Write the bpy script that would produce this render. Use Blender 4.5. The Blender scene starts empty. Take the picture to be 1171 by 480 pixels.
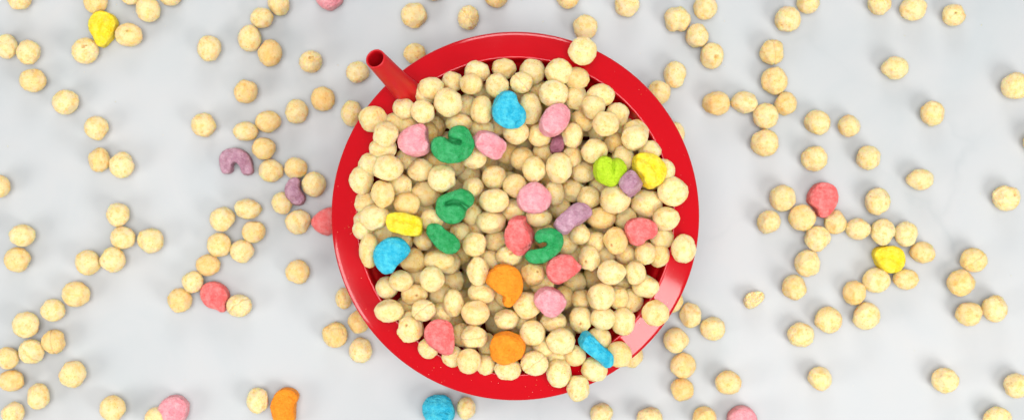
import bpy, bmesh, math, random
import numpy as np, time
T0 = time.time()
from mathutils import Vector, Matrix, Euler, noise

random.seed(7)
S = bpy.context.scene
COL = S.collection

# ------------------------------------------------------------------ camera geometry (metres)
D = 0.600                      # camera height above the marble
F = 1656.0                     # focal length in photo pixels (1171 px wide)
CX, CY = 585.5, 240.0
RIM_Z = 0.050
BC = Vector(((589.3-CX)/F*(D-RIM_Z), -(247.0-CY)/F*(D-RIM_Z), 0.0))      # bowl axis

def at(px, py, z):
    return Vector(((px-CX)/F*(D-z), -(py-CY)/F*(D-z), z))

# ------------------------------------------------------------------ materials
def new_mat(name):
    m = bpy.data.materials.new(name); m.use_nodes = True
    nt = m.node_tree
    return m, nt, nt.nodes['Principled BSDF']

def N(nt, t, **kw):
    n = nt.nodes.new(t)
    for k, v in kw.items():
        if k in n.inputs: n.inputs[k].default_value = v
        else: setattr(n, k, v)
    return n

def ramp(nt, stops, src):
    r = nt.nodes.new('ShaderNodeValToRGB')
    e = r.color_ramp.elements
    while len(e) < len(stops): e.new(0.5)
    for i, (p, c) in enumerate(stops):
        e[i].position = p
        e[i].color = (*c, 1) if len(c) == 3 else c
    nt.links.new(src, r.inputs['Fac'])
    return r

def mix(nt, a, b, fac, mode='MIX'):
    m = nt.nodes.new('ShaderNodeMix'); m.data_type = 'RGBA'; m.blend_type = mode
    for s, v in ((m.inputs['Factor'], fac), (m.inputs['A'], a), (m.inputs['B'], b)):
        if hasattr(v, 'is_output'): nt.links.new(v, s)
        elif isinstance(v, (int, float)): s.default_value = v
        else: s.default_value = (*v, 1)
    return m.outputs['Result']

def bump(nt, b, src, strength, dist, prev=None):
    n = N(nt, 'ShaderNodeBump', Strength=strength, Distance=dist)
    nt.links.new(src, n.inputs['Height'])
    if prev: nt.links.new(prev.outputs[0], n.inputs['Normal'])
    nt.links.new(n.outputs[0], b.inputs['Normal'])
    return n

def srgb(r, g, b):
    f = lambda c: (c/255/12.92) if c/255 <= 0.04045 else ((c/255+0.055)/1.055)**2.4
    return (f(r), f(g), f(b))

# toasted corn puff
def puff_material():
    m, nt, b = new_mat('corn_puff')
    tc = N(nt, 'ShaderNodeTexCoord'); oi = N(nt, 'ShaderNodeObjectInfo')
    addv = N(nt, 'ShaderNodeVectorMath', operation='ADD')
    sc = N(nt, 'ShaderNodeVectorMath', operation='SCALE'); sc.inputs['Scale'].default_value = 7.0
    nt.links.new(oi.outputs['Random'], sc.inputs[0])
    nt.links.new(tc.outputs['Object'], addv.inputs[0]); nt.links.new(sc.outputs[0], addv.inputs[1])
    V = addv.outputs[0]
    big = N(nt, 'ShaderNodeTexNoise', Scale=2.2, Detail=3.0, Roughness=0.6); nt.links.new(V, big.inputs['Vector'])
    spk = N(nt, 'ShaderNodeTexNoise', Scale=9.0, Detail=4.0, Roughness=0.75); nt.links.new(V, spk.inputs['Vector'])
    fin = N(nt, 'ShaderNodeTexVoronoi', Scale=16.0); nt.links.new(V, fin.inputs['Vector'])
    base = ramp(nt, [(0.42, (0.98, 0.795, 0.45)), (0.58, (0.97, 0.725, 0.325)), (0.74, (0.95, 0.59, 0.17))], big.outputs['Fac'])
    # toasted freckles
    fr = ramp(nt, [(0.53, (0, 0, 0)), (0.70, (0.55,)*3)], spk.outputs['Fac'])
    c = mix(nt, base.outputs['Color'], (0.90, 0.53, 0.13), fr.outputs['Color'])
    # open pores, scattered in patches
    vp = N(nt, 'ShaderNodeTexVoronoi', Scale=4.5); nt.links.new(V, vp.inputs['Vector'])
    vr = ramp(nt, [(0.10, (0.9,)*3), (0.19, (0, 0, 0))], vp.outputs['Distance'])
    pm = ramp(nt, [(0.44, (0, 0, 0)), (0.52, (1, 1, 1))], big.outputs['Fac'])
    c = mix(nt, c, (0.66, 0.30, 0.05), mix(nt, vr.outputs['Color'], pm.outputs['Color'], 1.0, 'MULTIPLY'))
    # fine toasted wrinkles
    wn = N(nt, 'ShaderNodeVectorMath', operation='MULTIPLY_ADD'); nt.links.new(big.outputs['Color'], wn.inputs[0])
    wn.inputs[1].default_value = (1.6, 1.6, 1.6); nt.links.new(V, wn.inputs[2])
    wc = N(nt, 'ShaderNodeTexVoronoi', Scale=2.1, feature='DISTANCE_TO_EDGE'); nt.links.new(wn.outputs[0], wc.inputs['Vector'])
    wr = ramp(nt, [(0.0, (0.6,)*3), (0.04, (0, 0, 0))], wc.outputs['Distance'])
    wm = ramp(nt, [(0.46, (0, 0, 0)), (0.56, (1, 1, 1))], spk.outputs['Fac'])
    c = mix(nt, c, (0.80, 0.46, 0.12), mix(nt, wr.outputs['Color'], wm.outputs['Color'], 1.0, 'MULTIPLY'))
    # per puff tone
    tone = ramp(nt, [(0.0, (1.0, 1.0, 1.0)), (0.6, (0.985, 0.965, 0.92)), (0.88, (0.96, 0.90, 0.78)), (1.0, (0.93, 0.83, 0.66))], oi.outputs['Random'])
    c = mix(nt, c, tone.outputs['Color'], 1.0, 'MULTIPLY')
    # burst pits show the darker toasted inside
    at_ = N(nt, 'ShaderNodeAttribute', attribute_name='pit')
    c = mix(nt, c, (0.58, 0.28, 0.05), at_.outputs['Fac'])
    nt.links.new(c, b.inputs['Base Color'])
    b.inputs['Roughness'].default_value = 0.62
    b.inputs['Specular IOR Level'].default_value = 0.55
    b.inputs['Subsurface Weight'].default_value = 0.65
    b.inputs['Subsurface Radius'].default_value = (1.0, 0.42, 0.10)
    b.inputs['Subsurface Scale'].default_value = 0.0020
    p = bump(nt, b, spk.outputs['Fac'], 0.8, 0.0010)
    bump(nt, b, fin.outputs['Distance'], 0.45, 0.0006, p)
    return m

def marsh_material(name, col, col2=None, mott=0.5):
    m, nt, b = new_mat(name)
    tc = N(nt, 'ShaderNodeTexCoord')
    n1 = N(nt, 'ShaderNodeTexNoise', Scale=360.0, Detail=4.0, Roughness=0.7); nt.links.new(tc.outputs['Object'], n1.inputs['Vector'])
    n2 = N(nt, 'ShaderNodeTexNoise', Scale=1500.0, Detail=3.0, Roughness=0.7); nt.links.new(tc.outputs['Object'], n2.inputs['Vector'])
    vo = N(nt, 'ShaderNodeTexVoronoi', Scale=900.0); nt.links.new(tc.outputs['Object'], vo.inputs['Vector'])
    c2 = col2 or tuple(min(1, x*0.55+0.42) for x in col)
    r = ramp(nt, [(0.40, (0, 0, 0)), (0.64, (mott,)*3)], n1.outputs['Fac'])
    c = mix(nt, col, c2, r.outputs['Color'])
    d = ramp(nt, [(0.60, (0, 0, 0)), (0.72, (0.45,)*3)], n2.outputs['Fac'])
    c = mix(nt, c, tuple(x*0.62 for x in col), d.outputs['Color'])
    nt.links.new(c, b.inputs['Base Color'])
    b.inputs['Roughness'].default_value = 0.62
    b.inputs['Specular IOR Level'].default_value = 0.45
    b.inputs['Subsurface Weight'].default_value = 0.25
    b.inputs['Subsurface Radius'].default_value = (1, 0.8, 0.7)
    b.inputs['Subsurface Scale'].default_value = 0.0008
    p = bump(nt, b, n2.outputs['Fac'], 1.0, 0.0010)
    p = bump(nt, b, vo.outputs['Distance'], 0.6, 0.0006, p)
    bump(nt, b, n1.outputs['Fac'], 0.3, 0.0006, p)
    return m

def plastic_material():
    m, nt, b = new_mat('red_plastic')
    tc = N(nt, 'ShaderNodeTexCoord')
    n = N(nt, 'ShaderNodeTexNoise', Scale=900.0, Detail=3.0); nt.links.new(tc.outputs['Object'], n.inputs['Vector'])
    n2 = N(nt, 'ShaderNodeTexNoise', Scale=60.0, Detail=4.0); nt.links.new(tc.outputs['Object'], n2.inputs['Vector'])
    vo = N(nt, 'ShaderNodeTexVoronoi', Scale=420.0); nt.links.new(tc.outputs['Object'], vo.inputs['Vector'])
    dust = ramp(nt, [(0.045, (1, 1, 1)), (0.09, (0, 0, 0))], vo.outputs['Distance'])
    dm = ramp(nt, [(0.52, (0, 0, 0)), (0.62, (0.5,)*3)], n2.outputs['Fac'])
    dd = mix(nt, dust.outputs['Color'], dm.outputs['Color'], 1.0, 'MULTIPLY')
    c = mix(nt, (0.47, 0.0010, 0.006), (0.72, 0.12, 0.09), dd)      # cereal dust on the plastic
    nt.links.new(c, b.inputs['Base Color'])
    rr = ramp(nt, [(0.3, (0.09,)*3), (0.7, (0.15,)*3)], n2.outputs['Fac'])
    nt.links.new(rr.outputs['Color'], b.inputs['Roughness'])
    b.inputs['Specular IOR Level'].default_value = 0.45
    b.inputs['Subsurface Weight'].default_value = 0.25; b.inputs['Subsurface Radius'].default_value = (1, .1, .1); b.inputs['Subsurface Scale'].default_value = 0.002
    return m

def marble_material():
    m, nt, b = new_mat('white_marble')
    tc = N(nt, 'ShaderNodeTexCoord')
    P = tc.outputs['Object']
    w = N(nt, 'ShaderNodeTexNoise', Scale=7.0, Detail=5.0, Roughness=0.6); nt.links.new(P, w.inputs['Vector'])
    n = N(nt, 'ShaderNodeTexNoise', Scale=16.0, Detail=5.0, Roughness=0.55, Distortion=1.2); nt.links.new(P, n.inputs['Vector'])
    cloud = ramp(nt, [(0.30, (0.395, 0.415, 0.420)), (0.55, (0.424, 0.432, 0.434)), (0.75, (0.440, 0.438, 0.434))], n.outputs['Fac'])
    # thin veins
    wv = N(nt, 'ShaderNodeVectorMath', operation='MULTIPLY_ADD'); nt.links.new(w.outputs['Color'], wv.inputs[0])
    wv.inputs[1].default_value = (0.16, 0.16, 0.16); nt.links.new(P, wv.inputs[2])
    ve = N(nt, 'ShaderNodeTexVoronoi', Scale=5.5, feature='DISTANCE_TO_EDGE'); nt.links.new(wv.outputs[0], ve.inputs['Vector'])
    vr = ramp(nt, [(0.0, (1, 1, 1)), (0.018, (0.25,)*3), (0.07, (0, 0, 0))], ve.outputs['Distance'])
    mk = N(nt, 'ShaderNodeTexNoise', Scale=9.0, Detail=2.0); nt.links.new(P, mk.inputs['Vector'])
    mr = ramp(nt, [(0.50, (0, 0, 0)), (0.66, (0.30,)*3)], mk.outputs['Fac'])
    v = mix(nt, vr.outputs['Color'], mr.outputs['Color'], 1.0, 'MULTIPLY')
    c = mix(nt, cloud.outputs['Color'], (0.28, 0.31, 0.32), v)
    # soft smudgy grey patches of the stone
    s = N(nt, 'ShaderNodeTexNoise', Scale=42.0, Detail=3.0, Roughness=0.5, Distortion=0.6); nt.links.new(P, s.inputs['Vector'])
    sr = ramp(nt, [(0.56, (0, 0, 0)), (0.78, (0.35,)*3)], s.outputs['Fac'])
    c = mix(nt, c, (0.43, 0.435, 0.43), sr.outputs['Color'])
    nt.links.new(c, b.inputs['Base Color'])
    b.inputs['Roughness'].default_value = 0.42
    b.inputs['Specular IOR Level'].default_value = 0.35
    return m

M_PUFF = puff_material()
M_RED = plastic_material()
M_MARBLE = marble_material()
MC = {
 'pink':   marsh_material('pink_marshmallow', srgb(236, 144, 154), srgb(246, 192, 194), 0.7),
 'coral':  marsh_material('coral_marshmallow', srgb(240, 100, 98), srgb(248, 156, 150), 0.75),
 'green':  marsh_material('green_marshmallow', srgb(10, 150, 74), srgb(84, 188, 124), 0.6),
 'lime':   marsh_material('lime_marshmallow', srgb(176, 212, 0), srgb(205, 230, 50), 0.5),
 'yellow': marsh_material('yellow_marshmallow', srgb(252, 216, 12), srgb(254, 238, 96), 0.7),
 'blue':   marsh_material('blue_marshmallow', srgb(0, 170, 205), srgb(85, 210, 225), 0.9),
 'mauve':  marsh_material('mauve_marshmallow', srgb(176, 124, 144), srgb(212, 172, 186), 0.8),
 'plum':   marsh_material('plum_marshmallow', srgb(150, 85, 105), srgb(180, 125, 140), 0.6),
 'orange': marsh_material('orange_marshmallow', srgb(250, 140, 0), srgb(255, 172, 40), 0.5),
}

def tag(o, label=None, cat=None, group=None, kind=None):
    if label: o['label'] = label
    if cat: o['category'] = cat
    if group: o['group'] = group
    if kind: o['kind'] = kind
    return o

def link(name, me, mat=None, parent=None):
    o = bpy.data.objects.new(name, me); COL.objects.link(o)
    if mat and not me.materials: me.materials.append(mat)
    if parent: o.parent = parent
    return o

def smooth(me):
    me.polygons.foreach_set('use_smooth', [True]*len(me.polygons))

# ------------------------------------------------------------------ marble surface
bm = bmesh.new()
bmesh.ops.create_grid(bm, x_segments=4, y_segments=4, size=1.2)
me = bpy.data.meshes.new('table_surface'); bm.to_mesh(me); bm.free()
tag(link('table_surface', me, M_MARBLE), 'pale grey white marble surface under the bowl', None, None, 'structure')

# ------------------------------------------------------------------ bowl with straw
SLOPE = math.tan(math.radians(20))
R_OUT, R_IN = 0.0704, 0.0606
def lathe(profile, seg=192):
    bm = bmesh.new(); rings = []
    for r, z in profile:
        if r < 1e-6: rings.append([bm.verts.new((0, 0, z))]); continue
        rings.append([bm.verts.new((r*math.cos(2*math.pi*i/seg), r*math.sin(2*math.pi*i/seg), z)) for i in range(seg)])
    for a, b in zip(rings, rings[1:]):
        for i in range(seg):
            j = (i+1) % seg
            if len(a) == 1: bm.faces.new((a[0], b[i], b[j]))
            elif len(b) == 1: bm.faces.new((a[i], b[0], a[j]))
            else: bm.faces.new((a[i], b[i], b[j], a[j]))
    bmesh.ops.recalc_face_normals(bm, faces=bm.faces)
    return bm

def bez(pts, n=5):
    """round the corners of a polyline profile"""
    out = [pts[0]]
    for i in range(1, len(pts)-1):
        p0, p1, p2 = (Vector(pts[i-1]), Vector(pts[i][:2]), Vector(pts[i+1][:2]))
        p0 = Vector(pts[i-1][:2]); r = pts[i][2] if len(pts[i]) > 2 else 0.0
        if r <= 0: out.append(tuple(p1)); continue
        a = p1+(p0-p1).normalized()*min(r, (p0-p1).length*0.48); b = p1+(p2-p1).normalized()*min(r, (p2-p1).length*0.48)
        for k in range(n+1):
            t = k/n; q = a*(1-t)**2+p1*2*t*(1-t)+b*t*t; out.append(tuple(q))
    out.append(pts[-1]); return [(p[0], p[1]) for p in out]

zi = RIM_Z+0.0006
zo = zi-(R_OUT-R_IN)*SLOPE
prof = bez([(0, 0.0035), (0.034, 0.0035, 0.006), (0.0445, 0.012, 0.008), (0.0572, 0.043, 0.002), (0.0588, 0.0452, 0.001), (0.0596, zi-0.0012, 0.0006),
            (0.0600, zi+0.0001, 0.0004), (R_IN+0.0002, zi+0.0000, 0.0004),
            (R_OUT-0.0010, zo+0.0002, 0.0008), (R_OUT, zo-0.0005, 0.0006), (R_OUT-0.0002, zo-0.0028, 0.0005), (R_OUT-0.0014, zo-0.0026, 0.0005),
            (0.0626, zi-0.0028, 0.002), (0.0602, 0.0440, 0.002), (0.0468, 0.0110, 0.006), (0.0385, 0.0018, 0.002), (0.0370, 0.0, 0.0004),
            (0.0350, 0.0, 0.0004), (0.0340, 0.0016, 0.0005), (0, 0.0016)])
me = bpy.data.meshes.new('bowl_body'); bmx = lathe(prof); bmx.to_mesh(me); bmx.free(); smooth(me)
bowl = bpy.data.objects.new('bowl', None); COL.objects.link(bowl); bowl.location = BC
tag(bowl, 'round red plastic bowl with wide rim and built-in straw, heaped with cereal', 'bowl')
link('bowl_body', me, M_RED, bowl)

# straw: hollow tapering tube leaning out over the rim
tip = at(429.5, 67.5, 0.080)-BC; foot = at(467, 107, RIM_Z+0.001)-BC
deep = foot+(foot-tip).normalized()*0.028
path = [deep, foot, foot.lerp(tip, 0.5), tip]
radii = [0.0049, 0.0049, 0.0042, 0.0037]
def tube(path, radii, wall, seg=40):
    bm = bmesh.new(); ax = (path[-1]-path[0]).normalized()
    u = ax.orthogonal().normalized(); v = ax.cross(u)
    ring = lambda c, r: [bm.verts.new(c+u*r*math.cos(2*math.pi*i/seg)+v*r*math.sin(2*math.pi*i/seg)) for i in range(seg)]
    rings = [ring(c, r) for c, r in zip(path, radii)]
    e = ax
    rings += [ring(path[-1]+e*0.0003, radii[-1]-0.0001), ring(path[-1]+e*0.00045, radii[-1]-wall*0.5),
              ring(path[-1]+e*0.0003, radii[-1]-wall+0.0001), ring(path[-1], radii[-1]-wall)]
    rings += [ring(c, r-wall) for c, r in zip(path[::-1][1:], radii[::-1][1:])]
    for a, b in zip(rings, rings[1:]):
        for i in range(seg):
            j = (i+1) % seg; bm.faces.new((a[i], a[j], b[j], b[i]))
    bm.faces.new(rings[-1])
    bmesh.ops.recalc_face_normals(bm, faces=bm.faces); return bm
dense = []; dr = []
for i in range(3):
    for k in range(6):
        t = k/6; dense.append(path[i].lerp(path[i+1], t)); dr.append(radii[i]*(1-t)+radii[i+1]*t)
dense.append(path[-1]); dr.append(radii[-1])
# flare where the straw runs into the rim
for i in range(len(dense)):
    h = dense[i].z-(RIM_Z+0.001)
    if -0.02 < h < 0.02: dr[i] += 0.0004*math.exp(-(h/0.004)**2)
bmx = tube(dense, dr, 0.0007); me = bpy.data.meshes.new('straw'); bmx.to_mesh(me); bmx.free(); smooth(me)
M_STRAW = M_RED.copy(); M_STRAW.name = 'red_straw_plastic'
ps = M_STRAW.node_tree.nodes['Principled BSDF']
for l_ in list(ps.inputs['Roughness'].links): M_STRAW.node_tree.links.remove(l_)
ps.inputs['Roughness'].default_value = 0.48
link('straw', me, M_STRAW, bowl)

# ------------------------------------------------------------------ corn puff shapes
def ico(sub):
    bm = bmesh.new(); bmesh.ops.create_icosphere(bm, subdivisions=sub, radius=1.0)
    bm.verts.ensure_lookup_table()
    co = [v.co.copy() for v in bm.verts]; fa = [tuple(v.index for v in f.verts) for f in bm.faces]
    bm.free(); return co, fa
ICO5 = ico(5); ICO3 = ico(3); ICO4 = ico(4)

def rdir(rg):
    z = rg.uniform(-1, 1); a = rg.uniform(0, 2*math.pi); s = math.sqrt(1-z*z)
    return Vector((s*math.cos(a), s*math.sin(a), z))

def puff_mesh(seed, geo, kind='plain'):
    rg = random.Random(seed)
    off = Vector((rg.uniform(-50, 50), rg.uniform(-50, 50), rg.uniform(-50, 50)))
    facets = [(rdir(rg), rg.uniform(0.84, 0.98)) for _ in range(rg.randint(5, 10))]
    pits = []
    for _ in range(rg.randint(1, 5)): pits.append((rdir(rg), rg.uniform(0.045, 0.11), rg.uniform(0.03, 0.07)))
    if kind == 'hole':
        d = Vector((rg.uniform(-.3, .3), rg.uniform(-.3, .3), 1)).normalized()
        pits.append((d, 0.17, 0.13)); pits.append(((d+Vector((0.25, 0.1, 0))).normalized(), 0.10, 0.10))
    seam = None
    if kind == 'seam': seam = (rdir(rg)*0.2+Vector((math.cos(seed), math.sin(seed), 0))).normalized()
    cut = None
    if kind == 'half': cut = Vector((0.25, 0.2, 1)).normalized()
    co, fa = geo; vs = []; pv = []
    for c in co:
        d = c.normalized(); r = 1.0
        for n, h in facets:
            k = d.dot(n)
            if k > 0.2:
                rr = h/k
                t = (rr-r)
                # soft minimum
                hh = max(0.06-abs(t), 0)/0.06
                r = min(r, rr)-hh*hh*0.06*0.25
        p = d*1.0
        r += 0.055*noise.noise(p*1.3+off)+0.030*noise.noise(p*3.1+off)
        r += 0.032*noise.noise(p*5+off)+0.030*noise.noise(p*11+off)+0.013*noise.noise(p*24+off)
        pit = 0.0
        for n, w, dep in pits:
            a = (d-n).length*(1+0.35*noise.noise(p*9+off))
            if a < w*1.5:
                g = 1/(1+math.exp((a/w-0.85)*9)); r -= dep*g; pit = max(pit, g*(0.75 if kind == 'hole' else 0.6))
                r += dep*0.25*math.exp(-((a/w-1.25)/0.2)**2)
        if seam is not None:
            a = abs(d.dot(seam)+0.08*noise.noise(p*2+off)); w = 0.05
            r -= 0.05*math.exp(-(a/w)**2); r += 0.02*math.exp(-((a-0.13)/0.06)**2)
            pit = max(pit, 0.35*math.exp(-(a/w)**2))
        if kind == 'double':
            r *= 1.0-0.20*math.exp(-((d.x)/0.28)**2)*(1 if d.y*0.6+d.z*0.3 < 0.45 else 0.6)
        if kind == 'pear':
            r *= 1.0-0.20*max(0, d.y*0.8+d.x*0.5)**1.2
        if kind == 'conic':
            r *= 1.0+0.12*max(0, d.y)**6-0.08*max(0, -d.y)
        q = d*r
        if cut is not None:
            k = q.dot(cut)
            lim = 0.45+0.09*noise.noise(Vector((q.x, q.y, 0))*3+off)+0.05*noise.noise(q*8+off)
            if k > lim:
                q = q-cut*(k-lim); e = max(0, 1-(q.length/0.86)**3); q -= cut*(0.02*e+0.06*noise.noise(q*5+off)); pit = max(pit, 0.12*e+0.3*max(0, noise.noise(q*9+off)))
        vs.append(q); pv.append(pit)
    if kind == 'half':
        for v in vs:
            an = math.atan2(v.y, v.x); g = 1+0.10*math.cos(2*an+0.6)+0.07*math.cos(3*an+1.0); v.x *= g; v.y *= g
    # normalise to unit half extents so that width and height can be set per puff
    if kind not in ('half',):
        mx = [max(abs(v[i]) for v in vs) for i in range(3)]
        mn = [(min(v[i] for v in vs), max(v[i] for v in vs)) for i in range(3)]
        ct = Vector([(a+b)/2 for a, b in mn]); hw = [(b-a)/2 for a, b in mn]
        vs = [Vector(((v.x-ct.x)/hw[0], (v.y-ct.y)/hw[1], (v.z-ct.z)/hw[2])) for v in vs]
    return vs, fa, pv

def build_mesh(name, vs, fa, pv):
    me = bpy.data.meshes.new(name); me.from_pydata([tuple(v) for v in vs], [], fa); smooth(me)
    a = me.attributes.new('pit', 'FLOAT', 'POINT'); a.data.foreach_set('value', pv)
    me.materials.append(M_PUFF); me.update(); return me

VAR = {'plain': [], 'seam': [], 'hole': [], 'double': [], 'pear': [], 'half': [], 'conic': []}
for k, n in (('plain', 20), ('seam', 5), ('hole', 3), ('double', 1), ('pear', 1), ('half', 1), ('conic', 2)):
    for i in range(n):
        VAR[k].append(build_mesh('corn_puff_'+k, *puff_mesh(100*len(k)+17*i+3, ICO5 if k in ('hole', 'half', 'seam') else ICO4, k)))

print('T', time.time()-T0)
# ------------------------------------------------------------------ where the puffs lie (read off enlarged crops)
# each crop: origin x, origin y, scale, then (x, y, w, h[, kind])
TABLE = [
 (0,0,3,[(65,-6,80,82),(25,160,72,85),(95,180,80,85),(112,277,92,80),(225,350,90,85),(331,440,82,85),(328,8,80,78),(443,120,95,80,'hole2'),(292,175,92,90,'hole'),(508,33,82,88,'pear'),(450,-22,82,80),(585,-20,80,80)]),
 (0,160,3,[(-6,158,82,78),(340,68,72,85),(418,86,88,92),(78,327,88,78),(58,410,90,85),(405,258,80,82),(421,338,85,80),(515,345,90,88),(386,407,90,88),(302,420,85,88)]),
 (0,320,3,[(260,48,95,88),(182,103,84,78),(90,153,92,90),(180,212,80,84,'seam'),(110,243,88,84,'seam'),(25,267,80,75),(38,345,88,74),(131,398,78,90),(45,455,78,78),(250,322,92,94),(387,440,90,92),(534,474,78,78)]),
 (200,0,3,[(118,167,82,90),(357,15,75,80),(299,62,80,70),(257,132,80,92),(326,182,84,94),(466,212,80,76,'hole'),(242,315,82,80),(100,428,86,82),(320,418,90,76),(243,450,88,66),(418,382,80,84),(508,340,82,84)]),
 (200,160,3,[(305,30,82,76),(330,105,86,80),(415,97,80,74),(478,152,84,88),(370,217,72,78),(422,280,88,88),(251,236,94,72),(163,272,88,84),(271,315,82,76),(150,364,84,84),(232,382,82,80),(113,427,84,76),(64,483,75,78),(421,452,84,84)]),
 (200,320,3,[(15,70,84,86),(221,88,88,78,'seam'),(548,187,86,86),(283,413,74,90)]),
 (780,0,3,[(80,28,84,82),(53,123,80,84),(103,192,80,92,'hole'),(361,67,90,90),(434,8,78,80),(307,179,86,88,'seam'),(317,277,95,96),(117,355,95,84),(213,352,93,78),(286,398,88,88),(354,356,78,80),(283,490,98,94),(464,421,92,88),(572,432,78,78)]),
 (780,160,3,[(453,65,92,88),(345,200,90,92),(297,282,82,84),(413,267,94,92),(529,284,78,84),(465,336,90,90),(430,421,90,94),(384,506,84,88)]),
 (780,320,3,[(28,120,76,88),(104,167,86,82),(502,136,94,92),(407,187,92,86),(472,338,82,86),(158,350,92,82),(77,472,82,80)]),
 (971,0,3,[(103,12,82,80),(219,30,92,86),(360,52,80,76,'hole2'),(157,234,96,80),(286,390,82,88),(570,295,98,92),(642,488,90,86)]),
 (971,160,3,[(65,62,80,84),(243,136,96,74),(97,210,88,94),(31,304,88,76),(117,316,84,94),(188,322,80,88),(251,386,86,76),(540,200,96,88,'hole2'),(425,415,92,84,'seam'),(93,480,96,88),(193,478,88,72)]),
 (971,320,3,[(18,45,80,86),(57,121,100,94),(386,6,100,94),(411,117,92,82),(499,98,86,94),(329,344,94,88),(575,362,88,86),(507,472,96,80)]),
 (340,0,4,[(534,72,120,118),(782,82,98,112,'seam'),(910,-16,110,104),(626,-48,104,104),(276,330,106,100),(248,520,100,120),(536,246,104,96)]),
 (600,0,4,[(198,-12,106,108),(468,24,116,112),(278,124,112,112),(700,88,122,118,'double'),(684,346,104,124),(618,420,106,110)]),
 (370,250,4,[(92,364,76,100),(160,470,100,110)]),
 (370,360,4,[(55,90,110,118),(170,160,108,118),(652,425,86,104)]),
 (650,360,4,[(493,115,118,118),(525,230,118,120),(520,340,110,108),(152,450,106,98),(370,468,120,96),(288,188,108,106)]),
]
TABLE_PX = []
for ox, oy, s, L in TABLE:
    for e in L: TABLE_PX.append([ox+e[0]/s, oy+e[1]/s, e[2]/s, e[3]/s, e[4] if len(e) > 4 else 'plain'])
TABLE_PX += [[770, 153, 27, 28, 'plain'], [768, 344, 27, 27, 'plain'], [989, 540, 28, 28, 'plain']][:2]

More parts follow.
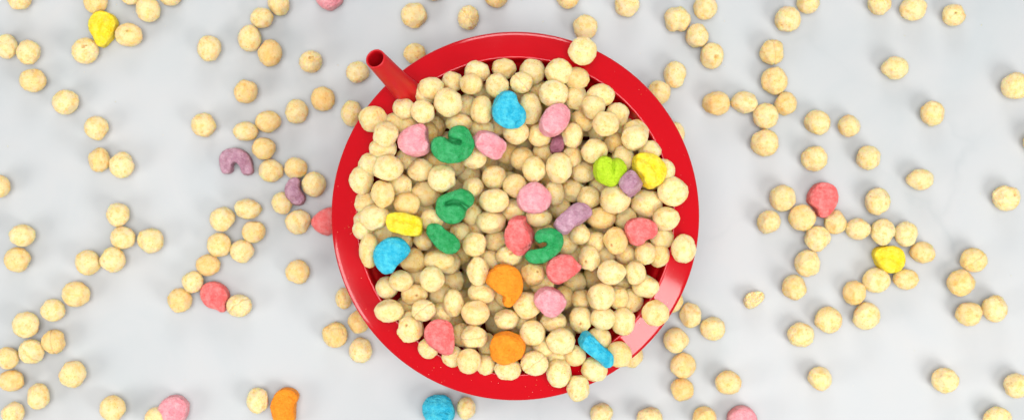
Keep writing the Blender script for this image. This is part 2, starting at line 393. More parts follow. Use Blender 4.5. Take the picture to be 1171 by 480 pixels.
# bowl: (x, y, w, h, layer[, kind]); layer 0 lies on top, larger numbers lie deeper
BOWL = [
 (370,30,4,[(225,425,130,118,0),(370,378,108,100,.3),(454,392,110,108,0),(492,285,118,104,0),(462,312,110,100,1),(590,255,100,90,.5),(570,350,130,130,0),(385,460,110,100,.8),(325,450,90,90,1.6),(505,460,100,100,1.4),(545,420,90,90,1.5)]),
 (510,30,4,[(35,256,95,90,.7),(143,210,118,104,.4),(115,265,105,88,0),(265,197,115,98,.4),(235,272,108,115,0),(395,210,120,124,.3),(345,258,104,98,0,'seam'),(515,208,128,122,0),(492,310,132,125,0),(600,242,100,90,.9),(595,325,110,120,.4),(163,383,104,130,0),(385,377,108,145,0),(420,300,90,90,1.3),(95,365,90,100,1.2),(60,445,125,90,.7),(165,470,110,90,1.2),(165,310,90,80,1.3),(230,450,100,90,1.6),(330,315,90,90,1.5),(405,465,120,110,.9),(320,482,120,118,0),(0,0,0,0,-1)]),
 (650,30,4,[(65,115,128,130,-2),(55,258,100,82,.6),(148,315,130,105,0),(113,372,110,110,0),(225,405,110,112,.4),(170,447,122,112,0),(65,430,90,80,1),(306,484,125,115,.1),(250,470,80,80,1.5)]),
 (370,140,4,[(285,55,115,115,0),(272,120,125,80,.9),(295,208,138,118,0),(172,264,114,132,-2),(215,195,80,80,1.2),(385,168,110,90,.9),(443,217,120,104,.3),(350,288,108,96,.8),(270,328,108,125,0),(200,368,84,94,.8),(380,375,122,105,.1),(465,325,140,120,.9),(540,257,125,125,0),(505,190,90,90,1.4),(235,435,145,120,0),(185,450,80,100,.7),(495,445,110,90,.4),(450,405,80,70,1.3),(375,30,90,80,.8),(470,50,110,110,1.2)]),
 (510,140,4,[(128,165,118,90,.6),(430,60,112,106,.6),(350,165,112,92,1.1),(450,135,90,90,1.5),(280,140,100,90,1.5),(262,195,120,90,1.8),(105,235,105,84,1.4),(221,250,114,110,.5),(405,215,112,122,0),(517,208,118,140,0),(578,60,95,114,.5),(575,155,84,100,.6),(315,290,112,110,.2),(125,300,98,100,.5),(220,358,136,108,0),(35,195,80,70,1.4),(492,325,100,120,.6),(582,310,92,112,.9),(310,400,120,88,.9),(120,415,92,112,.7),(205,455,136,104,.1),(425,432,122,86,.2),(515,385,120,90,1),(600,215,80,100,1),(185,185,80,80,1.5),(400,320,90,90,1.8),(50,300,80,80,1.6)]),
 (650,140,4,[(38,50,98,116,.2),(170,25,0,0,-1),(210,95,92,88,.7),(305,72,0,0,-1),(118,130,124,114,0),(250,165,108,118,.4),(372,130,108,86,.2),(70,228,112,100,.7),(432,220,90,80,.9),(45,305,118,112,0),(150,290,92,84,1),(215,353,142,130,0),(358,370,146,130,0),(478,315,142,136,-2),(95,345,86,96,.8),(150,435,134,104,.2),(448,440,126,108,0),(260,435,110,92,.9),(75,180,80,60,1.4)]),
 (370,250,4,[(180,45,76,100,.7),(210,145,90,160,.5),(355,105,110,80,.9),(455,100,90,90,.5),(410,190,124,112,.4,'conic'),(530,190,144,98,.4),(355,283,114,98,0),(290,315,108,106,.5),(497,275,116,120,.1),(415,345,124,94,.6,'hole2'),(300,420,136,108,0),(458,418,110,100,0,'seam'),(430,265,80,80,1.3),(540,435,104,92,1),(385,400,80,100,1),(400,470,110,70,.9),(535,345,80,90,1.3),(590,285,60,60,1.5)]),
 (510,250,4,[(65,65,84,86,.6),(130,118,112,112,0),(230,100,100,70,1.2),(290,170,126,96,.3,'hole'),(195,195,88,90,1.1),(145,238,100,132,0),(45,268,118,122,0),(165,340,132,98,.1),(398,253,110,106,.2,'hole2'),(440,300,110,80,1.2),(368,395,118,126,.1),(540,360,92,112,.6),(35,385,92,126,0),(135,430,130,112,0),(278,460,116,90,.4),(490,470,122,84,.2),(550,110,76,86,1),(590,290,86,100,1),(15,200,90,90,1),(580,165,90,90,1.4),(230,390,100,80,1.6),(335,475,80,70,1.4),(60,160,90,90,1.5),(130,30,90,70,1.2),(275,350,100,90,.9),(350,120,100,100,1.5)]),
 (650,250,4,[(50,70,98,92,.2,'conic'),(125,105,96,84,.7),(215,100,114,126,0,'hole2'),(425,85,90,76,.8),(262,160,92,94,.7),(350,157,95,106,0),(415,167,96,112,.3),(528,136,112,132,-2),(95,180,100,116,.1,'hole2'),(160,175,84,84,1.1),(198,245,132,112,0),(307,247,94,108,0),(352,308,126,106,.5),(50,285,102,102,.3),(115,270,80,80,1.2),(150,353,128,128,0),(228,360,90,110,.4),(288,375,92,112,.8),(60,370,88,82,.5),(235,305,90,60,.9),(55,460,102,124,.3,'hole2'),(158,455,116,104,.1),(250,468,110,130,.4),(398,430,124,120,-2)]),
 (370,360,4,[(398,65,122,120,.1,'hole2'),(480,150,92,86,.4),(545,10,100,80,1)]),
 (510,360,4,[(128,98,124,108,0,'seam'),(66,90,90,110,.5),(277,42,118,100,.1,'hole2'),(395,80,118,116,0),(190,135,90,110,.6),(525,118,132,120,0),(450,150,80,80,.8),(105,210,108,116,.1),(180,225,80,96,.4),(30,190,100,96,.5),(282,245,124,100,.2),(405,220,126,112,.1,'seam'),(517,265,114,132,.1),(385,165,110,60,1.2),(590,185,100,96,.4),(515,195,90,50,1.1),(604,335,104,118,-2),(360,20,80,60,1)]),
 (650,360,4,[(140,108,100,90,1),(232,180,120,122,.0),(120,248,120,112,.2)]),
]
BOWL_PX = []
for ox, oy, s, L in BOWL:
    for e in L:
        if e[4] == -1: continue
        BOWL_PX.append([ox+e[0]/s, oy+e[1]/s, max(e[2]/s, 24), max(e[3]/s, 24), e[4], e[5] if len(e) > 5 else 'plain'])
# extra ones where two crops share an edge
BOWL_PX += [[692,142,30,28,0,'plain'],[726,158,31,29,0,'plain'],[525,146,32,26,.6,'plain']]
# drop accidental doubles from overlapping crops
keep = []
for e in BOWL_PX:
    if any(math.hypot(e[0]-k[0], e[1]-k[1]) < 7 for k in keep): continue
    keep.append(e)
BOWL_PX = keep
# larger versions of barely visible ones
for e in BOWL_PX:
    if e[4] >= .8: e[2] = max(e[2], 28); e[3] = max(e[3], 27)

# ------------------------------------------------------------------ marshmallows: outline, colour, thickness (mm), tilt, label, short name
MS = [
 # in the bowl
 (540,90,5,[(195,68),(230,75),(250,100),(256,132),(285,160),(305,205),(295,250),(260,275),(215,285),(165,270),(125,235),(113,185),(125,135),(160,90)],'blue',7.5,0,'blue teardrop marshmallow lying on top near the upper rim','blue teardrop','dimple'),
 (540,90,5,[(480,145),(520,150),(548,180),(556,220),(540,270),(505,315),(450,328),(400,305),(385,265),(395,220),(430,170)],'pink',7,0,'speckled pink oval marshmallow, right of the blue teardrop','pink oval beside blue',''),
 (540,90,5,[(15,335),(50,302),(110,305),(150,330),(185,355),(190,390),(165,440),(135,457),(80,440),(30,405),(10,370)],'pink',7,0,'smooth pink marshmallow between the green horseshoe and blue teardrop','smooth pink oval','ridge'),
 (540,90,5,[(465,330),(500,322),(530,345),(525,390),(505,425),(460,428),(443,395),(450,360)],'plum',6,.9,'small dull plum marshmallow tucked below the speckled pink oval','small plum marshmallow',''),
 (450,130,6,[(60,140),(110,100),(170,78),(215,80),(232,110),(230,150),(236,185),(255,215),(240,255),(190,285),(130,292),(75,270),(40,225),(38,180)],'pink',7,0,'pink heart-like marshmallow nearest the straw','pink heart',''),
 (450,130,6,[(372,150),(385,110),(430,85),(480,85),(515,115),(545,170),(552,220),(530,280),(480,320),(420,338),(350,335),(290,300),(258,255),(255,210),(275,170),(315,155),(345,162),(378,182),(392,176),(374,160)],'green',7,0,'large green horseshoe marshmallow beside the pink heart','green horseshoe',[(365,168),(400,184),(445,194)]),
 (670,160,6,[(85,125),(130,112),(170,122),(185,140),(205,125),(240,133),(265,165),(275,205),(255,240),(225,290),(180,312),(120,305),(75,270),(57,215),(62,165)],'lime',7,0,'lime green notched clover marshmallow','lime marshmallow','crease'),
 (670,160,6,[(310,222),(350,240),(378,290),(350,345),(295,385),(258,350),(232,300),(265,258)],'mauve',6.5,0,'small mauve cube marshmallow between the lime and yellow ones','mauve cube','box'),
 (670,160,6,[(345,100),(400,93),(460,105),(510,140),(540,185),(545,235),(520,290),(480,325),(430,330),(385,300),(370,255),(335,215),(328,160)],'yellow',7,0,'pale yellow round marshmallow beside the right rim','round yellow','ridge'),
 (420,210,4.615,[(115,160),(180,152),(240,165),(280,180),(290,225),(280,270),(225,275),(160,262),(110,235),(103,195)],'yellow',8,0,'yellow bar marshmallow lying on edge near the left rim','yellow bar','groove'),
 (420,210,4.615,[(440,45),(500,28),(545,50),(565,85),(555,112),(532,128),(518,146),(515,175),(480,205),(430,210),(380,175),(363,130),(375,75)],'green',7,0,'curled green marshmallow just below the large green horseshoe','curled green',[(425,103),(460,94),(500,104),(528,128)]),
 (420,210,4.615,[(345,212),(385,215),(420,250),(465,275),(490,320),(475,360),(435,372),(385,350),(345,310),(315,260),(320,225)],'green',7,0,'bean shaped green marshmallow right of the yellow bar','green bean','groove'),
 (370,250,4,[(245,122),(290,90),(345,86),(382,112),(396,148),(372,182),(338,212),(315,243),(280,250),(247,228),(228,180),(232,148)],'blue',7,0,'blue half moon marshmallow by the lower left rim','blue half moon',''),
 (570,200,5,[(170,50),(230,50),(275,85),(300,130),(290,180),(250,215),(190,222),(130,195),(108,150),(120,90)],'pink',7,0,'round pink marshmallow at the centre of the bowl','round pink',''),
 (570,200,5,[(430,170),(480,168),(520,190),(530,230),(490,265),(430,300),(395,335),(350,325),(320,290),(330,255),(380,210)],'mauve',8,0,'dusty mauve bar marshmallow lying diagonally right of the bowl centre','mauve bar',''),
 (570,200,5,[(65,255),(110,240),(155,245),(155,275),(185,310),(200,360),(185,410),(145,450),(110,455),(60,415),(38,360),(45,300),(65,278)],'coral',7,0,'coral balloon shaped marshmallow, left of the green hook','coral balloon',''),
 (510,250,4,[(405,80),(430,50),(480,45),(525,65),(535,110),(515,155),(470,190),(430,205),(385,200),(362,170),(385,145),(430,137),(465,122),(455,106),(420,112)],'green',7,0,'green hook shaped marshmallow beside the coral balloon','green hook','fold'),
 (650,240,5,[(350,60),(400,45),(460,55),(495,85),(500,125),(480,160),(435,168),(420,190),(375,200),(345,165),(325,130),(325,90)],'coral',7,0,'coral marshmallow near the right rim, farthest right of the corals','right coral',''),
 (550,270,4.615,[(345,170),(370,120),(430,100),(480,110),(500,135),(526,165),(500,198),(450,235),(405,252),(360,225)],'coral',7,0,'pinkish coral notched marshmallow just below the green hook','notched coral',''),
 (550,270,4.615,[(30,245),(45,190),(85,155),(140,150),(190,175),(215,220),(218,275),(190,330),(150,370),(112,352),(124,325),(112,304),(92,300),(62,275)],'orange',7,0,'orange hooked marshmallow with a bite in its lower edge','orange hook',''),
 (550,270,4.615,[(280,325),(310,285),(360,272),(410,290),(445,330),(440,370),(400,410),(360,422),(315,395),(285,355)],'pink',7,0,'pink marshmallow below the notched coral one','lower pink',''),
 (470,350,4.286,[(65,140),(75,95),(115,68),(165,70),(200,95),(210,140),(210,190),(200,235),(165,235),(120,215),(80,180)],'coral',7,0,'coral marshmallow with a short tail near the lower left rim','tailed coral',''),
 (470,350,4.286,[(390,180),(410,140),(455,125),(510,135),(550,165),(558,205),(545,245),(500,270),(450,280),(405,255),(388,215)],'orange',7,0,'plain round orange marshmallow near the lower rim','round orange','dimple'),
 (640,360,6,[(190,115),(220,141),(284,202),(345,248),(368,292),(355,330),(310,355),(276,317),(207,267),(151,223),(133,185),(155,135)],'blue',8,0,'bright blue bar marshmallow lying diagonally near the lower right rim','blue bar','groove'),
]
MT = [
 (80,0,6,[(195,85),(250,85),(300,110),(325,160),(315,200),(300,250),(250,310),(215,325),(185,300),(170,260),(140,210),(138,165),(160,115)],'yellow',7,'yellow pear shaped marshmallow on the marble in the upper left corner','upper left yellow marshmallow','ridge'),
 (340,0,4,[(90,5),(110,35),(150,47),(185,30),(205,5),(200,-25),(150,-45),(105,-30),(88,-12)],'pink',7,'pink marshmallow cut off by the top edge left of the bowl','top edge pink marshmallow',''),
 (240,150,4,[(48,140),(55,105),(85,80),(130,78),(170,100),(192,140),(200,185),(180,200),(150,195),(145,165),(125,142),(108,148),(105,175),(90,195),(60,190)],'mauve',7,'mauve horseshoe marshmallow on the marble left of the bowl','mauve horseshoe',''),
 (240,150,4,[(365,225),(395,210),(415,225),(412,255),(420,275),(435,300),(425,330),(395,338),(365,315),(348,280),(350,250)],'mauve',8,'dark mauve peanut shaped marshmallow wedged among corn puffs left of the bowl','mauve peanut marshmallow',''),
 (240,150,4,[(465,420),(490,380),(530,355),(570,350),(595,400),(580,450),(540,475),(500,460)],'coral',7,'coral pink marshmallow half hidden under the left side of the rim','half hidden pink marshmallow',''),
 (190,290,5,[(200,220),(220,180),(260,160),(310,170),(345,205),(358,250),(340,285),(342,325),(315,332),(290,315),(250,305),(215,270)],'coral',7,'coral marshmallow touching a corn puff on the marble lower left of the bowl','left coral marshmallow','dimple'),
 (170,400,5.855,[(65,400),(100,340),(150,308),(210,310),(260,350),(265,400),(245,460),(180,520),(110,490)],'pink',7,'pink marshmallow cut off by the bottom edge, left of the orange one','bottom left pink marshmallow','dimple'),
 (170,400,5.855,[(820,370),(840,310),(890,260),(945,255),(995,285),(1005,325),(985,355),(982,420),(975,480),(930,520),(870,500),(835,440)],'orange',7,'orange half round marshmallow on the marble at the bottom edge','orange marble marshmallow',''),
 (460,430,9.6,[(225,340),(270,250),(350,205),(450,205),(520,240),(560,330),(575,410),(530,490),(420,525),(300,515),(240,430)],'blue',8,'bright blue marshmallow on the marble just below the rim','blue marble marshmallow','fold'),
 (900,190,3.75,[(90,130),(110,90),(150,70),(195,85),(213,130),(200,175),(170,215),(135,217),(122,185),(92,158)],'coral',8,'coral balloon marshmallow on the marble right of the bowl','right coral marshmallow',''),
 (900,190,3.75,[(368,370),(390,348),(440,342),(485,355),(500,400),(480,445),(435,457),(395,435),(375,400)],'yellow',8,'bright yellow marshmallow among corn puffs on the right of the marble','right yellow marshmallow','ridge'),
 (780,320,3,[(158,465),(180,440),(210,430),(240,445),(255,480),(240,520),(200,530),(165,510)],'pink',8,'pink marshmallow cut off by the bottom edge right of the bowl','bottom right pink marshmallow',''),
]

def outline(entry):
    ox, oy, s, P = entry[:4]
    pts = [(ox+x/s, oy+y/s) for x, y in P]
    n = len(pts); out = []
    for i in range(n):                       # closed Catmull-Rom
        p0, p1, p2, p3 = (Vector(pts[(i+k-1) % n]) for k in range(4))
        for t in (0, .25, .5, .75):
            out.append(0.5*((2*p1)+(p2-p0)*t+(2*p0-5*p1+4*p2-p3)*t*t+(3*p1-p0-3*p2+p3)*t**3))
    xs = [p.x for p in out]; ys = [p.y for p in out]
    c = ((min(xs)+max(xs))/2, (min(ys)+max(ys))/2)
    return out, c, (max(xs)-min(xs))/2, (max(ys)-min(ys))/2

DG = None
def marsh_mesh(poly, c, z, thick, feat, seed, org=None):
    """pillow with the outline's silhouette, real thickness and soft rounded edges; local origin at its middle"""
    rg = random.Random(seed)
    k = (D-z)/F
    P = [Vector(((p.x-c[0])*k, -(p.y-c[1])*k)) for p in poly]
    bm = bmesh.new()
    vs = [bm.verts.new((p.x, p.y, -thick/2)) for p in P]
    f = bm.faces.new(vs)
    r = bmesh.ops.extrude_face_region(bm, geom=[f])
    for v in r['geom']:
        if isinstance(v, bmesh.types.BMVert): v.co.z = thick/2
    bmesh.ops.triangulate(bm, faces=[g for g in bm.faces if len(g.verts) > 4])
    bmesh.ops.recalc_face_normals(bm, faces=bm.faces)
    me = bpy.data.meshes.new('tmp'); bm.to_mesh(me); bm.free()
    o = bpy.data.objects.new('tmp', me); COL.objects.link(o)
    m = o.modifiers.new('r', 'REMESH'); m.mode = 'VOXEL'; m.voxel_size = 0.00036
    m = o.modifiers.new('s', 'SMOOTH'); m.factor = 0.6; m.iterations = 6 if feat == 'box' else 34
    dg = bpy.context.evaluated_depsgraph_get()
    out = bpy.data.meshes.new_from_object(o.evaluated_get(dg))
    bpy.data.objects.remove(o)
    # restore the silhouette size lost to smoothing, then dent and roughen
    xs = [v.co.x for v in out.vertices]; ys = [v.co.y for v in out.vertices]; zs = [v.co.z for v in out.vertices]
    px = [p.x for p in P]; py = [p.y for p in P]
    sx = (max(px)-min(px))/(max(xs)-min(xs)); sy = (max(py)-min(py))/(max(ys)-min(ys)); sz = thick/(max(zs)-min(zs))
    carve = None
    if isinstance(feat, list): carve = [Vector(((org[0]+x/org[2]-c[0])*k, -(org[1]+y/org[2]-c[1])*k)) for x, y in feat]
    R = min(max(px)-min(px), max(py)-min(py))/2
    off = Vector((rg.uniform(0, 90), rg.uniform(0, 90), rg.uniform(0, 90)))
    long_x = (max(px)-min(px)) > (max(py)-min(py))
    A = sum(p.x*p.y for p in P); ang = 0.5*math.atan2(2*A, sum(p.x**2 for p in P)-sum(p.y**2 for p in P))
    ca, sa = math.cos(ang), math.sin(ang)
    for v in out.vertices:
        q = Vector((v.co.x*sx, v.co.y*sy, v.co.z*sz))
        u = (q.x*ca+q.y*sa)/R; w = (-q.x*sa+q.y*ca)/R
        nrm = v.normal
        dz = 0.0
        if q.z > 0:
            if carve:
                q2 = Vector((q.x, q.y)); dm = 1
                for a_, b_ in zip(carve, carve[1:]):
                    t_ = max(0, min(1, (q2-a_).dot(b_-a_)/(b_-a_).length_squared)); dm = min(dm, (q2-(a_+(b_-a_)*t_)).length)
                dz -= 0.0042*math.exp(-(dm/0.00078)**2)
            if feat == 'dimple': dz -= 0.0013*math.exp(-((u-0.1)**2+(w*0.9)**2)/0.10)
            if feat == 'ridge': dz -= 0.0010*math.exp(-((w-0.45*math.cos(u*1.3)+0.35)/0.16)**2)
            if feat == 'groove': dz -= 0.0009*(math.exp(-((w-0.28)/0.14)**2)+0.7*math.exp(-((w+0.38)/0.14)**2))
            if feat == 'crease': dz -= 0.0018*math.exp(-((q.x/R-0.02-0.1*q.y/R)/0.10)**2)*(1/(1+math.exp(-(q.y/R+0.15)*6)))
            if feat == 'fold': dz -= 0.0008*math.exp(-((w+0.15)/0.2)**2)
        # the top is gently domed, the body lumpy and finely pored
        rr = min(1, (q.x**2+q.y**2)/(R*R))
        if q.z > 0: dz += 0.0018*(1-rr)
        n3 = 0.00035*noise.noise(q*220+off)+0.00016*noise.noise(q*700+off)+0.00012*noise.noise(q*1700+off)
        q.z += dz; q += nrm*n3
        v.co = q
    smooth(out); out.update()
    return out

# ------------------------------------------------------------------ let the heap settle
def top_z(px, py):
    r = math.hypot(px-589.3, py-247)/210.0
    return 0.0565-0.0045*max(0, r-0.55)/0.35-0.0022*math.exp(-(((px-575)/55)**2+((py-240)/90)**2))

items = []         # dict: kind, px, py, a (half width m), b, c, z, lay
for e in BOWL_PX:
    px, py, w, h, lay, kd = e
    k = (D-0.055)/F
    a, b = w/2*k*1.02, h/2*k*1.02
    cc = min(0.0056, max(0.0047, (a+b)/2))
    if lay == -2: z = RIM_Z+cc-0.0002; fix = True
    else: z = top_z(px, py)-max(0, lay)*0.0064; fix = False
    items.append(dict(t='p', px=px, py=py, a=a, b=b, c=cc, z=z, z0=z, lay=max(lay, -.1), fix=fix, kd=kd))
for i, m in enumerate(MS):
    poly, c, hx, hy = outline(m)
    k = (D-0.058)/F
    z = top_z(*c)+0.0030-m[6]*0.0075
    items.append(dict(t='m', px=c[0], py=c[1], a=hx*k*0.93, b=hy*k*0.93, c=m[5]/2000, z=z, z0=z, lay=m[6]-.3, fix=False, idx=i, poly=poly))

def pos(it): return at(it['px'], it['py'], it['z'])
for itn in range(160):
    P = [pos(i) for i in items]
    mv = [0.0]*len(items)
    for i in range(len(items)):
        A = items[i]
        for j in range(i+1, len(items)):
            B = items[j]
            dx = P[i].x-P[j].x; dy = P[i].y-P[j].y
            if abs(dx) > 0.016 or abs(dy) > 0.016: continue
            u = dx/(A['a']+B['a']); v = dy/(A['b']+B['b']); q = u*u+v*v
            if q >= 0.94: continue
            need = (A['c']+B['c'])*math.sqrt(1-q)*0.90
            dz = P[i].z-P[j].z
            s = 1 if (A['lay'] < B['lay'] or (A['lay'] == B['lay'] and dz > 0)) else -1
            ov = need-s*dz
            if ov > 0:
                if A['fix']: wa, wb = 0, 1
                elif B['fix']: wa, wb = 1, 0
                else:
                    wa = wb = 0.5          # mostly the lower one sinks
                    if s > 0: wa, wb = 0.25, 0.75
                    else: wa, wb = 0.75, 0.25
                mv[i] += s*ov*wa*0.35; mv[j] -= s*ov*wb*0.35
    for it, d in zip(items, mv):
        if it['fix']: continue
        it['z'] += max(-0.002, min(0.002, d))
        it['z'] += (it['z0']-it['z'])*0.02
        r = (pos(it)-BC).to_2d().length
        # stay above the plastic: flange outside, sloping wall inside
        if r > R_IN-0.003: lo = RIM_Z+it['c']-0.0006-max(0, r-R_IN)*SLOPE
        else:
            # wall radius at the puff's height must clear it
            lo = 0.004+it['c']
            zz = 0.012+(r+it['a']*0.8-0.0445)*(0.031/0.0127)
            lo = max(lo, min(zz, RIM_Z+it['c']*0.6))
        it['z'] = max(it['z'], lo)
        it['z'] = min(it['z'], 0.064)

for it in items:
    if it['t'] == 'm':
        m = MS[it['idx']]
        it['me'] = marsh_mesh(it['poly'], (it['px'], it['py']), it['z'], m[5]/1000, m[9], it['idx'], m[:3])
mt_info = []
for i, m in enumerate(MT):
    poly, c, hx, hy = outline(m); t = m[5]/1000
    mt_info.append((poly, c, marsh_mesh(poly, c, t/2, t, m[8], 50+i)))
print('T', time.time()-T0)
# ------------------------------------------------------------------ labels: each puff is found from a landmark
def words(n): return ['nearest', 'second', 'third', 'fourth', 'fifth', 'sixth', 'seventh', 'eighth', 'ninth', 'tenth', 'eleventh', 'twelfth'][n]
DIRS = ['right of', 'upper right of', 'above', 'upper left of', 'left of', 'lower left of', 'below', 'lower right of']
def octant(dx, dy): return int(round(math.degrees(math.atan2(-dy, dx))/45)) % 8
LOOK = {'plain': 'corn puff', 'seam': 'creased corn puff', 'hole': 'burst corn puff', 'hole2': 'pitted corn puff',
        'double': 'two-lobed corn puff', 'pear': 'pear shaped corn puff', 'half': 'broken open half corn puff', 'conic': 'pointed corn puff'}
def make_labels(P, LM, limit, where):
    """P: list of (px, py, kind); LM: (px, py, phrase)"""
    out = [None]*len(P); cand = []
    for l, (lx, ly, ph) in enumerate(LM):
        sect = {}
        for i, (x, y, kd) in enumerate(P): sect.setdefault(octant(x-lx, y-ly), []).append((math.hypot(x-lx, y-ly), i))
        for o, L in sect.items():
            for r, (d, i) in enumerate(sorted(L)):
                if r < 12: cand.append((r*14+d, i, l, o, r))
    for sc, i, l, o, r in sorted(cand):
        if out[i] is None:
            look = LOOK[P[i][2]]
            out[i] = '%s %s, %s one %s the %s' % (look, where, words(r), DIRS[o], LM[l][2])
    return out

print('T', time.time()-T0)
# ------------------------------------------------------------------ place puffs
counter = {'n': 0}
def variant(kd):
    k = 'hole' if kd == 'hole' else kd
    if kd == 'hole2': k = 'plain'
    L = VAR[k]; return L[random.randrange(len(L))]
HOLE2 = [build_mesh('corn_puff_pit', *puff_mesh(900+i, ICO5, 'hole')) for i in range(1)]
def small_pit(seed):
    vs, fa, pv = puff_mesh(seed, ICO5, 'plain'); rg = random.Random(seed)
    d = Vector((rg.uniform(-.55, .55), rg.uniform(-.55, .55), 1)).normalized()
    for i, v in enumerate(vs):
        a = (v.normalized()-d).length/0.13
        if a < 1.6:
            g = 1/(1+math.exp((a-0.85)*9)); vs[i] = v*(1-0.13*g); pv[i] = max(pv[i], g*0.85)
    return build_mesh('corn_puff_pit', vs, fa, pv)
SP = [small_pit(s) for s in (31, 32, 33, 34, 35)]
def add_puff(loc, a, b, c, kd, label, group):
    me = random.choice(SP) if kd == 'hole2' else variant(kd)
    o = link('corn_puff', me)
    q = random.randrange(4) if kd in ('plain', 'seam', 'hole2') else 0
    flip = random.random() < 0.5 and kd == 'plain'
    rz = q*math.pi/2
    jit = random.uniform(-0.35, 0.35) if abs(a-b) < 0.0004 and kd == 'plain' else 0
    o.rotation_mode = 'XYZ'
    o.rotation_euler = (math.pi if flip else 0, 0, rz+jit)
    sx, sy = (a, b) if q % 2 == 0 else (b, a)
    if flip and q % 2: pass
    o.scale = (sx, sy, c)
    o.location = loc
    tag(o, label, 'corn puff', group)
    return o

PB = [(i['px'], i['py'], i['kd']) for i in items if i['t'] == 'p']
LMB = [(i['px'], i['py'], MS[i['idx']][8]+('' if 'marshmallow' in MS[i['idx']][8] else ' marshmallow')) for i in items if i['t'] == 'm']
lab = make_labels(PB, LMB, 0, 'in bowl')
for it, l in zip([i for i in items if i['t'] == 'p'], lab):
    onrim = it['fix']
    if onrim: l = l.replace('in bowl', 'at rim')
    add_puff(pos(it), it['a'], it['b'], it['c'], it['kd'], l, 'corn puffs heaped in the bowl')

PT = [(e[0], e[1], e[4]) for e in TABLE_PX]
LMT = [(mt_info[i][1][0], mt_info[i][1][1], MT[i][7]+('' if 'marshmallow' in MT[i][7] else ' marshmallow')) for i in range(len(MT))]
LMT += [(862, 342, 'broken half puff'), (0, 0, "photo's top left corner"), (1171, 0, "photo's top right corner"), (0, 480, "photo's bottom left corner"), (1171, 480, "photo's bottom right corner"), (428, 66, 'straw tip')]
lab = make_labels(PT, LMT, 0, 'on marble')
# neighbours on the marble are eased apart so that they touch without cutting into each other
tp = []
for e in TABLE_PX:
    c = random.uniform(0.0047, 0.0053); k = (D-c)/F
    p = at(e[0], e[1], c); tp.append([p.x, p.y, e[2]/2*k, e[3]/2*k, c])
for _ in range(30):
    for i in range(len(tp)):
        for j in range(i+1, len(tp)):
            A, B = tp[i], tp[j]; dx, dy = A[0]-B[0], A[1]-B[1]
            if abs(dx) > .012 or abs(dy) > .012: continue
            q = math.hypot(dx/(A[2]+B[2]), dy/(A[3]+B[3]))
            if q < 0.985 and q > 0.3:
                s = (0.985/q-1)*0.25; A[0] += dx*s; A[1] += dy*s; B[0] -= dx*s; B[1] -= dy*s
for e, t, l in zip(TABLE_PX, tp, lab):
    add_puff(Vector((t[0], t[1], t[4])), t[2], t[3], t[4], e[4], l, 'corn puffs scattered on the marble')
# the broken one
o = link('corn_puff', VAR['half'][0]); o.location = at(862, 342, 0.0040); o.scale = (0.0042, 0.0034, 0.0045); o.rotation_euler = (0, 0, math.radians(35))
tag(o, 'small broken open half corn puff alone on the marble right of the bowl', 'corn puff', 'corn puffs scattered on the marble')

print('T', time.time()-T0)
# marshmallows
for it in items:
    if it['t'] != 'm': continue
    m = MS[it['idx']]
    me = it['me']
    o = link('marshmallow', me, MC[m[4]]); o.location = pos(it)
    rg = random.Random(it['idx']); o.rotation_euler = (math.radians(rg.uniform(-13, 13)), math.radians(rg.uniform(-13, 13)), 0)
    if m[9] == 'box': o.rotation_euler = (math.radians(-16), math.radians(-22), 0)
    tag(o, m[7], 'marshmallow', 'marshmallows in the bowl')
for i, m in enumerate(MT):
    poly, c, me = mt_info[i]
    t = m[5]/1000
    o = link('marshmallow', me, MC[m[4]]); o.location = at(c[0], c[1], t/2+0.0004)
    if m[7] == 'blue marble marshmallow': o.rotation_euler = (math.radians(-14), 0, 0); o.location.z += 0.0012
    tag(o, m[6], 'marshmallow', 'marshmallows on the marble')

print('T', time.time()-T0)
# ------------------------------------------------------------------ the puffs packed underneath, one mass
small = [puff_mesh(500+i, ICO3, 'plain') for i in range(6)]
vis = [(pos(i), i) for i in items]
cells = []
dd = 0.0100
row = 0; z = 0.0095
while z < 0.053:
    oy = (row % 2)*dd*0.33
    y = -0.062; r2 = 0
    while y < 0.062:
        x = -0.062+(r2 % 2)*dd/2+(row % 2)*dd*0.5
        while x < 0.062:
            p = Vector((x+random.uniform(-1, 1)*0.0009, y+oy+random.uniform(-1, 1)*0.0009, z+random.uniform(-1, 1)*0.0007))
            rw = 0.0445+(p.z-0.012)*(0.0127/0.031) if p.z > 0.012 else 0.0405
            if p.to_2d().length < rw-0.0056: cells.append(p+BC)
            x += dd
        y += dd*0.866; r2 += 1
    z += dd*0.80; row += 1
acc = []
for p in cells:
    ok = True
    for q, it in vis:
        if abs(p.x-q.x) > 0.013 or abs(p.y-q.y) > 0.013: continue
        u = (p.x-q.x)/(0.0048+it['a']); v = (p.y-q.y)/(0.0048+it['b']); w = (p.z-q.z)/(0.0048+it['c'])
        if u*u+v*v+w*w < 0.78 or (u*u+v*v < 0.75 and w > 0): ok = False; break
    if ok and p.z > top_z(CX+p.x*F/(D-p.z), CY-p.y*F/(D-p.z))-0.0075: ok = False
    # keep clear of the straw
    a = deep+BC; bb = foot+BC; t = max(0, min(1, (p-a).dot(bb-a)/(bb-a).length_squared))
    if (p-(a+(bb-a)*t)).length < 0.0085: ok = False
    if ok: acc.append(p)
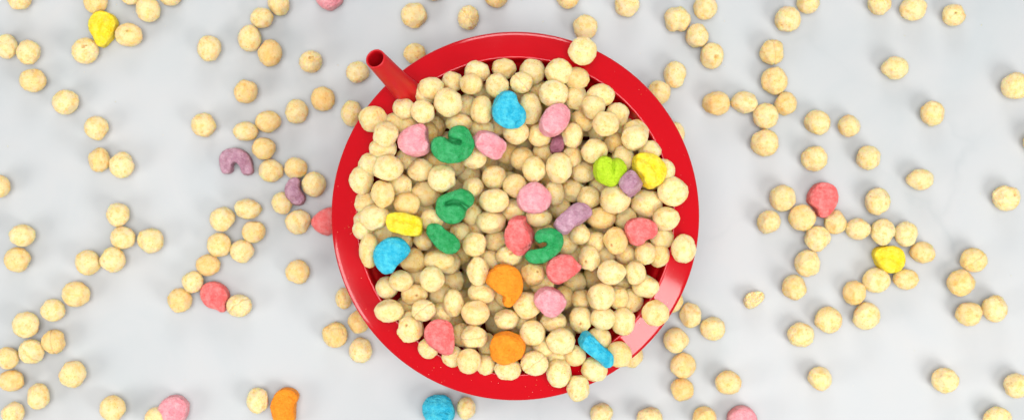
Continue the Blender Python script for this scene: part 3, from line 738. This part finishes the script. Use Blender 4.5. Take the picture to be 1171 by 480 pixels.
def ok_fill(p):
    rw = 0.0445+(p.z-0.012)*(0.0127/0.031) if p.z > 0.012 else 0.0405
    if (p-BC).to_2d().length > rw-0.0050: return False
    for q, it in vis:
        if abs(p.x-q.x) > 0.013 or abs(p.y-q.y) > 0.013: continue
        u = (p.x-q.x)/(0.0048+it['a']); v = (p.y-q.y)/(0.0048+it['b']); w = (p.z-q.z)/(0.0048+it['c'])
        if u*u+v*v+w*w < 0.80 or (u*u+v*v < 0.6 and w > 0): return False
    if p.z > top_z(CX+p.x*F/(D-p.z), CY-p.y*F/(D-p.z))-0.0065: return False
    a = deep+BC; bb = foot+BC; t = max(0, min(1, (p-a).dot(bb-a)/(bb-a).length_squared))
    if (p-(a+(bb-a)*t)).length < 0.0085: return False
    return all((p-q).length > 0.0090 for q in acc)
for _ in range(9000):
    a_ = random.uniform(0, 6.2832); r_ = 0.056*math.sqrt(random.random()) if random.random() < .5 else random.uniform(.040, .056)
    p = BC+Vector((r_*math.cos(a_), r_*math.sin(a_), random.uniform(0.012, 0.052)))
    if ok_fill(p): acc.append(p)
V = []; FA = []; PV = []
for p in acc:
    vs, fa, pv = random.choice(small); R = Euler((random.uniform(0, 6), random.uniform(0, 6), random.uniform(0, 6))).to_matrix()
    s = random.uniform(0.0047, 0.0053); n = len(V)
    V += [R @ v*s+p for v in vs]; FA += [tuple(i+n for i in f) for f in fa]; PV += pv
me = build_mesh('corn_puff_mass', V, FA, PV)
M_DEEP = M_PUFF
tag(link('corn_puff_mass', me), 'tightly packed corn puffs beneath the visible top layer in the bowl', 'corn puffs', None, 'stuff')
print('PUFFS bowl', len(PB), 'table', len(PT)+1, 'fill', len(acc))

# the mass is one object, so its coordinates are in metres: give it a material with matching scale
m2 = M_PUFF.copy(); m2.name = 'corn_puff_packed'
for n in m2.node_tree.nodes:
    if n.type in ('TEX_NOISE', 'TEX_VORONOI'): n.inputs['Scale'].default_value *= 200
me.materials.clear(); me.materials.append(m2)

print('T', time.time()-T0)
# ------------------------------------------------------------------ crumbs on the rim and the marble
def crumbs(name, spots, lo, hi, label):
    V = []; FA = []; PV = []
    co, fa = ico(1)
    for p in spots:
        n = len(V); s = random.uniform(lo, hi)
        for c in co: V.append(Vector((c.x*random.uniform(.7, 1.3), c.y*random.uniform(.7, 1.3), c.z*0.6))*s+p)
        FA += [tuple(i+n for i in f) for f in fa]; PV += [0.0]*len(co)
    me = build_mesh(name, V, FA, PV)
    me.materials.clear(); me.materials.append(m2)
    tag(link(name, me), label, 'crumbs', None, 'stuff')
spots = []
for _ in range(45):
    a = random.choice([random.uniform(0, 6.283), random.gauss(3.5, .3), random.gauss(5.0, .3), random.gauss(4.3, .3), random.gauss(0.2, .3)])
    r = random.uniform(R_IN+0.0016, R_OUT-0.0012)
    spots.append(BC+Vector((r*math.cos(a), r*math.sin(a), zi-(r-R_IN)*SLOPE+0.00005)))
crumbs('rim_crumbs', spots, 0.00005, 0.00013, 'tiny pale cereal crumbs sprinkled on the red rim')
spots = [at(random.uniform(0, 1171), random.uniform(0, 480), 0.0001) for _ in range(45)]
spots += [at(621, 25, .0001), at(959, 134, .0001), at(962, 136, .0001), at(85, 235, .0001), at(829, 76, .0001)]
crumbs('table_crumbs', spots, 0.00008, 0.00022, 'tiny cereal crumbs scattered on the marble')

# ------------------------------------------------------------------ light: two front soft boxes and one behind
def area(name, loc, target, size, power, col):
    l = bpy.data.lights.new(name, 'AREA'); l.shape = 'RECTANGLE'; l.size = size[0]; l.size_y = size[1]; l.energy = power; l.color = col
    o = bpy.data.objects.new(name, l); COL.objects.link(o); o.location = loc
    o.rotation_euler = (Vector(target)-Vector(loc)).to_track_quat('-Z', 'Y').to_euler()
area('softbox_front_right', (0.52, -0.40, 0.56), (0.03, 0, 0.02), (0.34, 0.34), 4.3, (1.0, 0.985, 0.96))
area('softbox_front_left', (-0.72, -0.30, 0.42), (-0.03, 0, 0.02), (0.36, 0.30), 2.9, (1.0, 0.985, 0.96))
area('softbox_back', (0.0, 0.85, 0.45), (0, 0, 0.02), (0.5, 0.22), 2.8, (0.98, 0.99, 1.0))
area('softbox_overhead', (0.0, 0.0, 1.30), (0, 0, 0), (0.9, 0.7), 17.0, (0.98, 0.99, 1.0))
w = bpy.data.worlds.new('World'); S.world = w; w.use_nodes = True
w.node_tree.nodes['Background'].inputs[0].default_value = (0.93, 0.96, 1.0, 1)
w.node_tree.nodes['Background'].inputs[1].default_value = 0.27

# ------------------------------------------------------------------ camera
cam = bpy.data.cameras.new('camera'); co = bpy.data.objects.new('camera', cam); COL.objects.link(co)
co.location = (0, 0, D); cam.sensor_width = 36; cam.lens = 36*F/1171; cam.clip_start = 0.01; cam.clip_end = 20
cam.dof.use_dof = True; cam.dof.focus_distance = D-0.056; cam.dof.aperture_fstop = 13
S.camera = co
S.render.engine = 'CYCLES'
S.view_settings.view_transform = 'Standard'; S.view_settings.look = 'None'; S.view_settings.exposure = 0; S.view_settings.gamma = 1
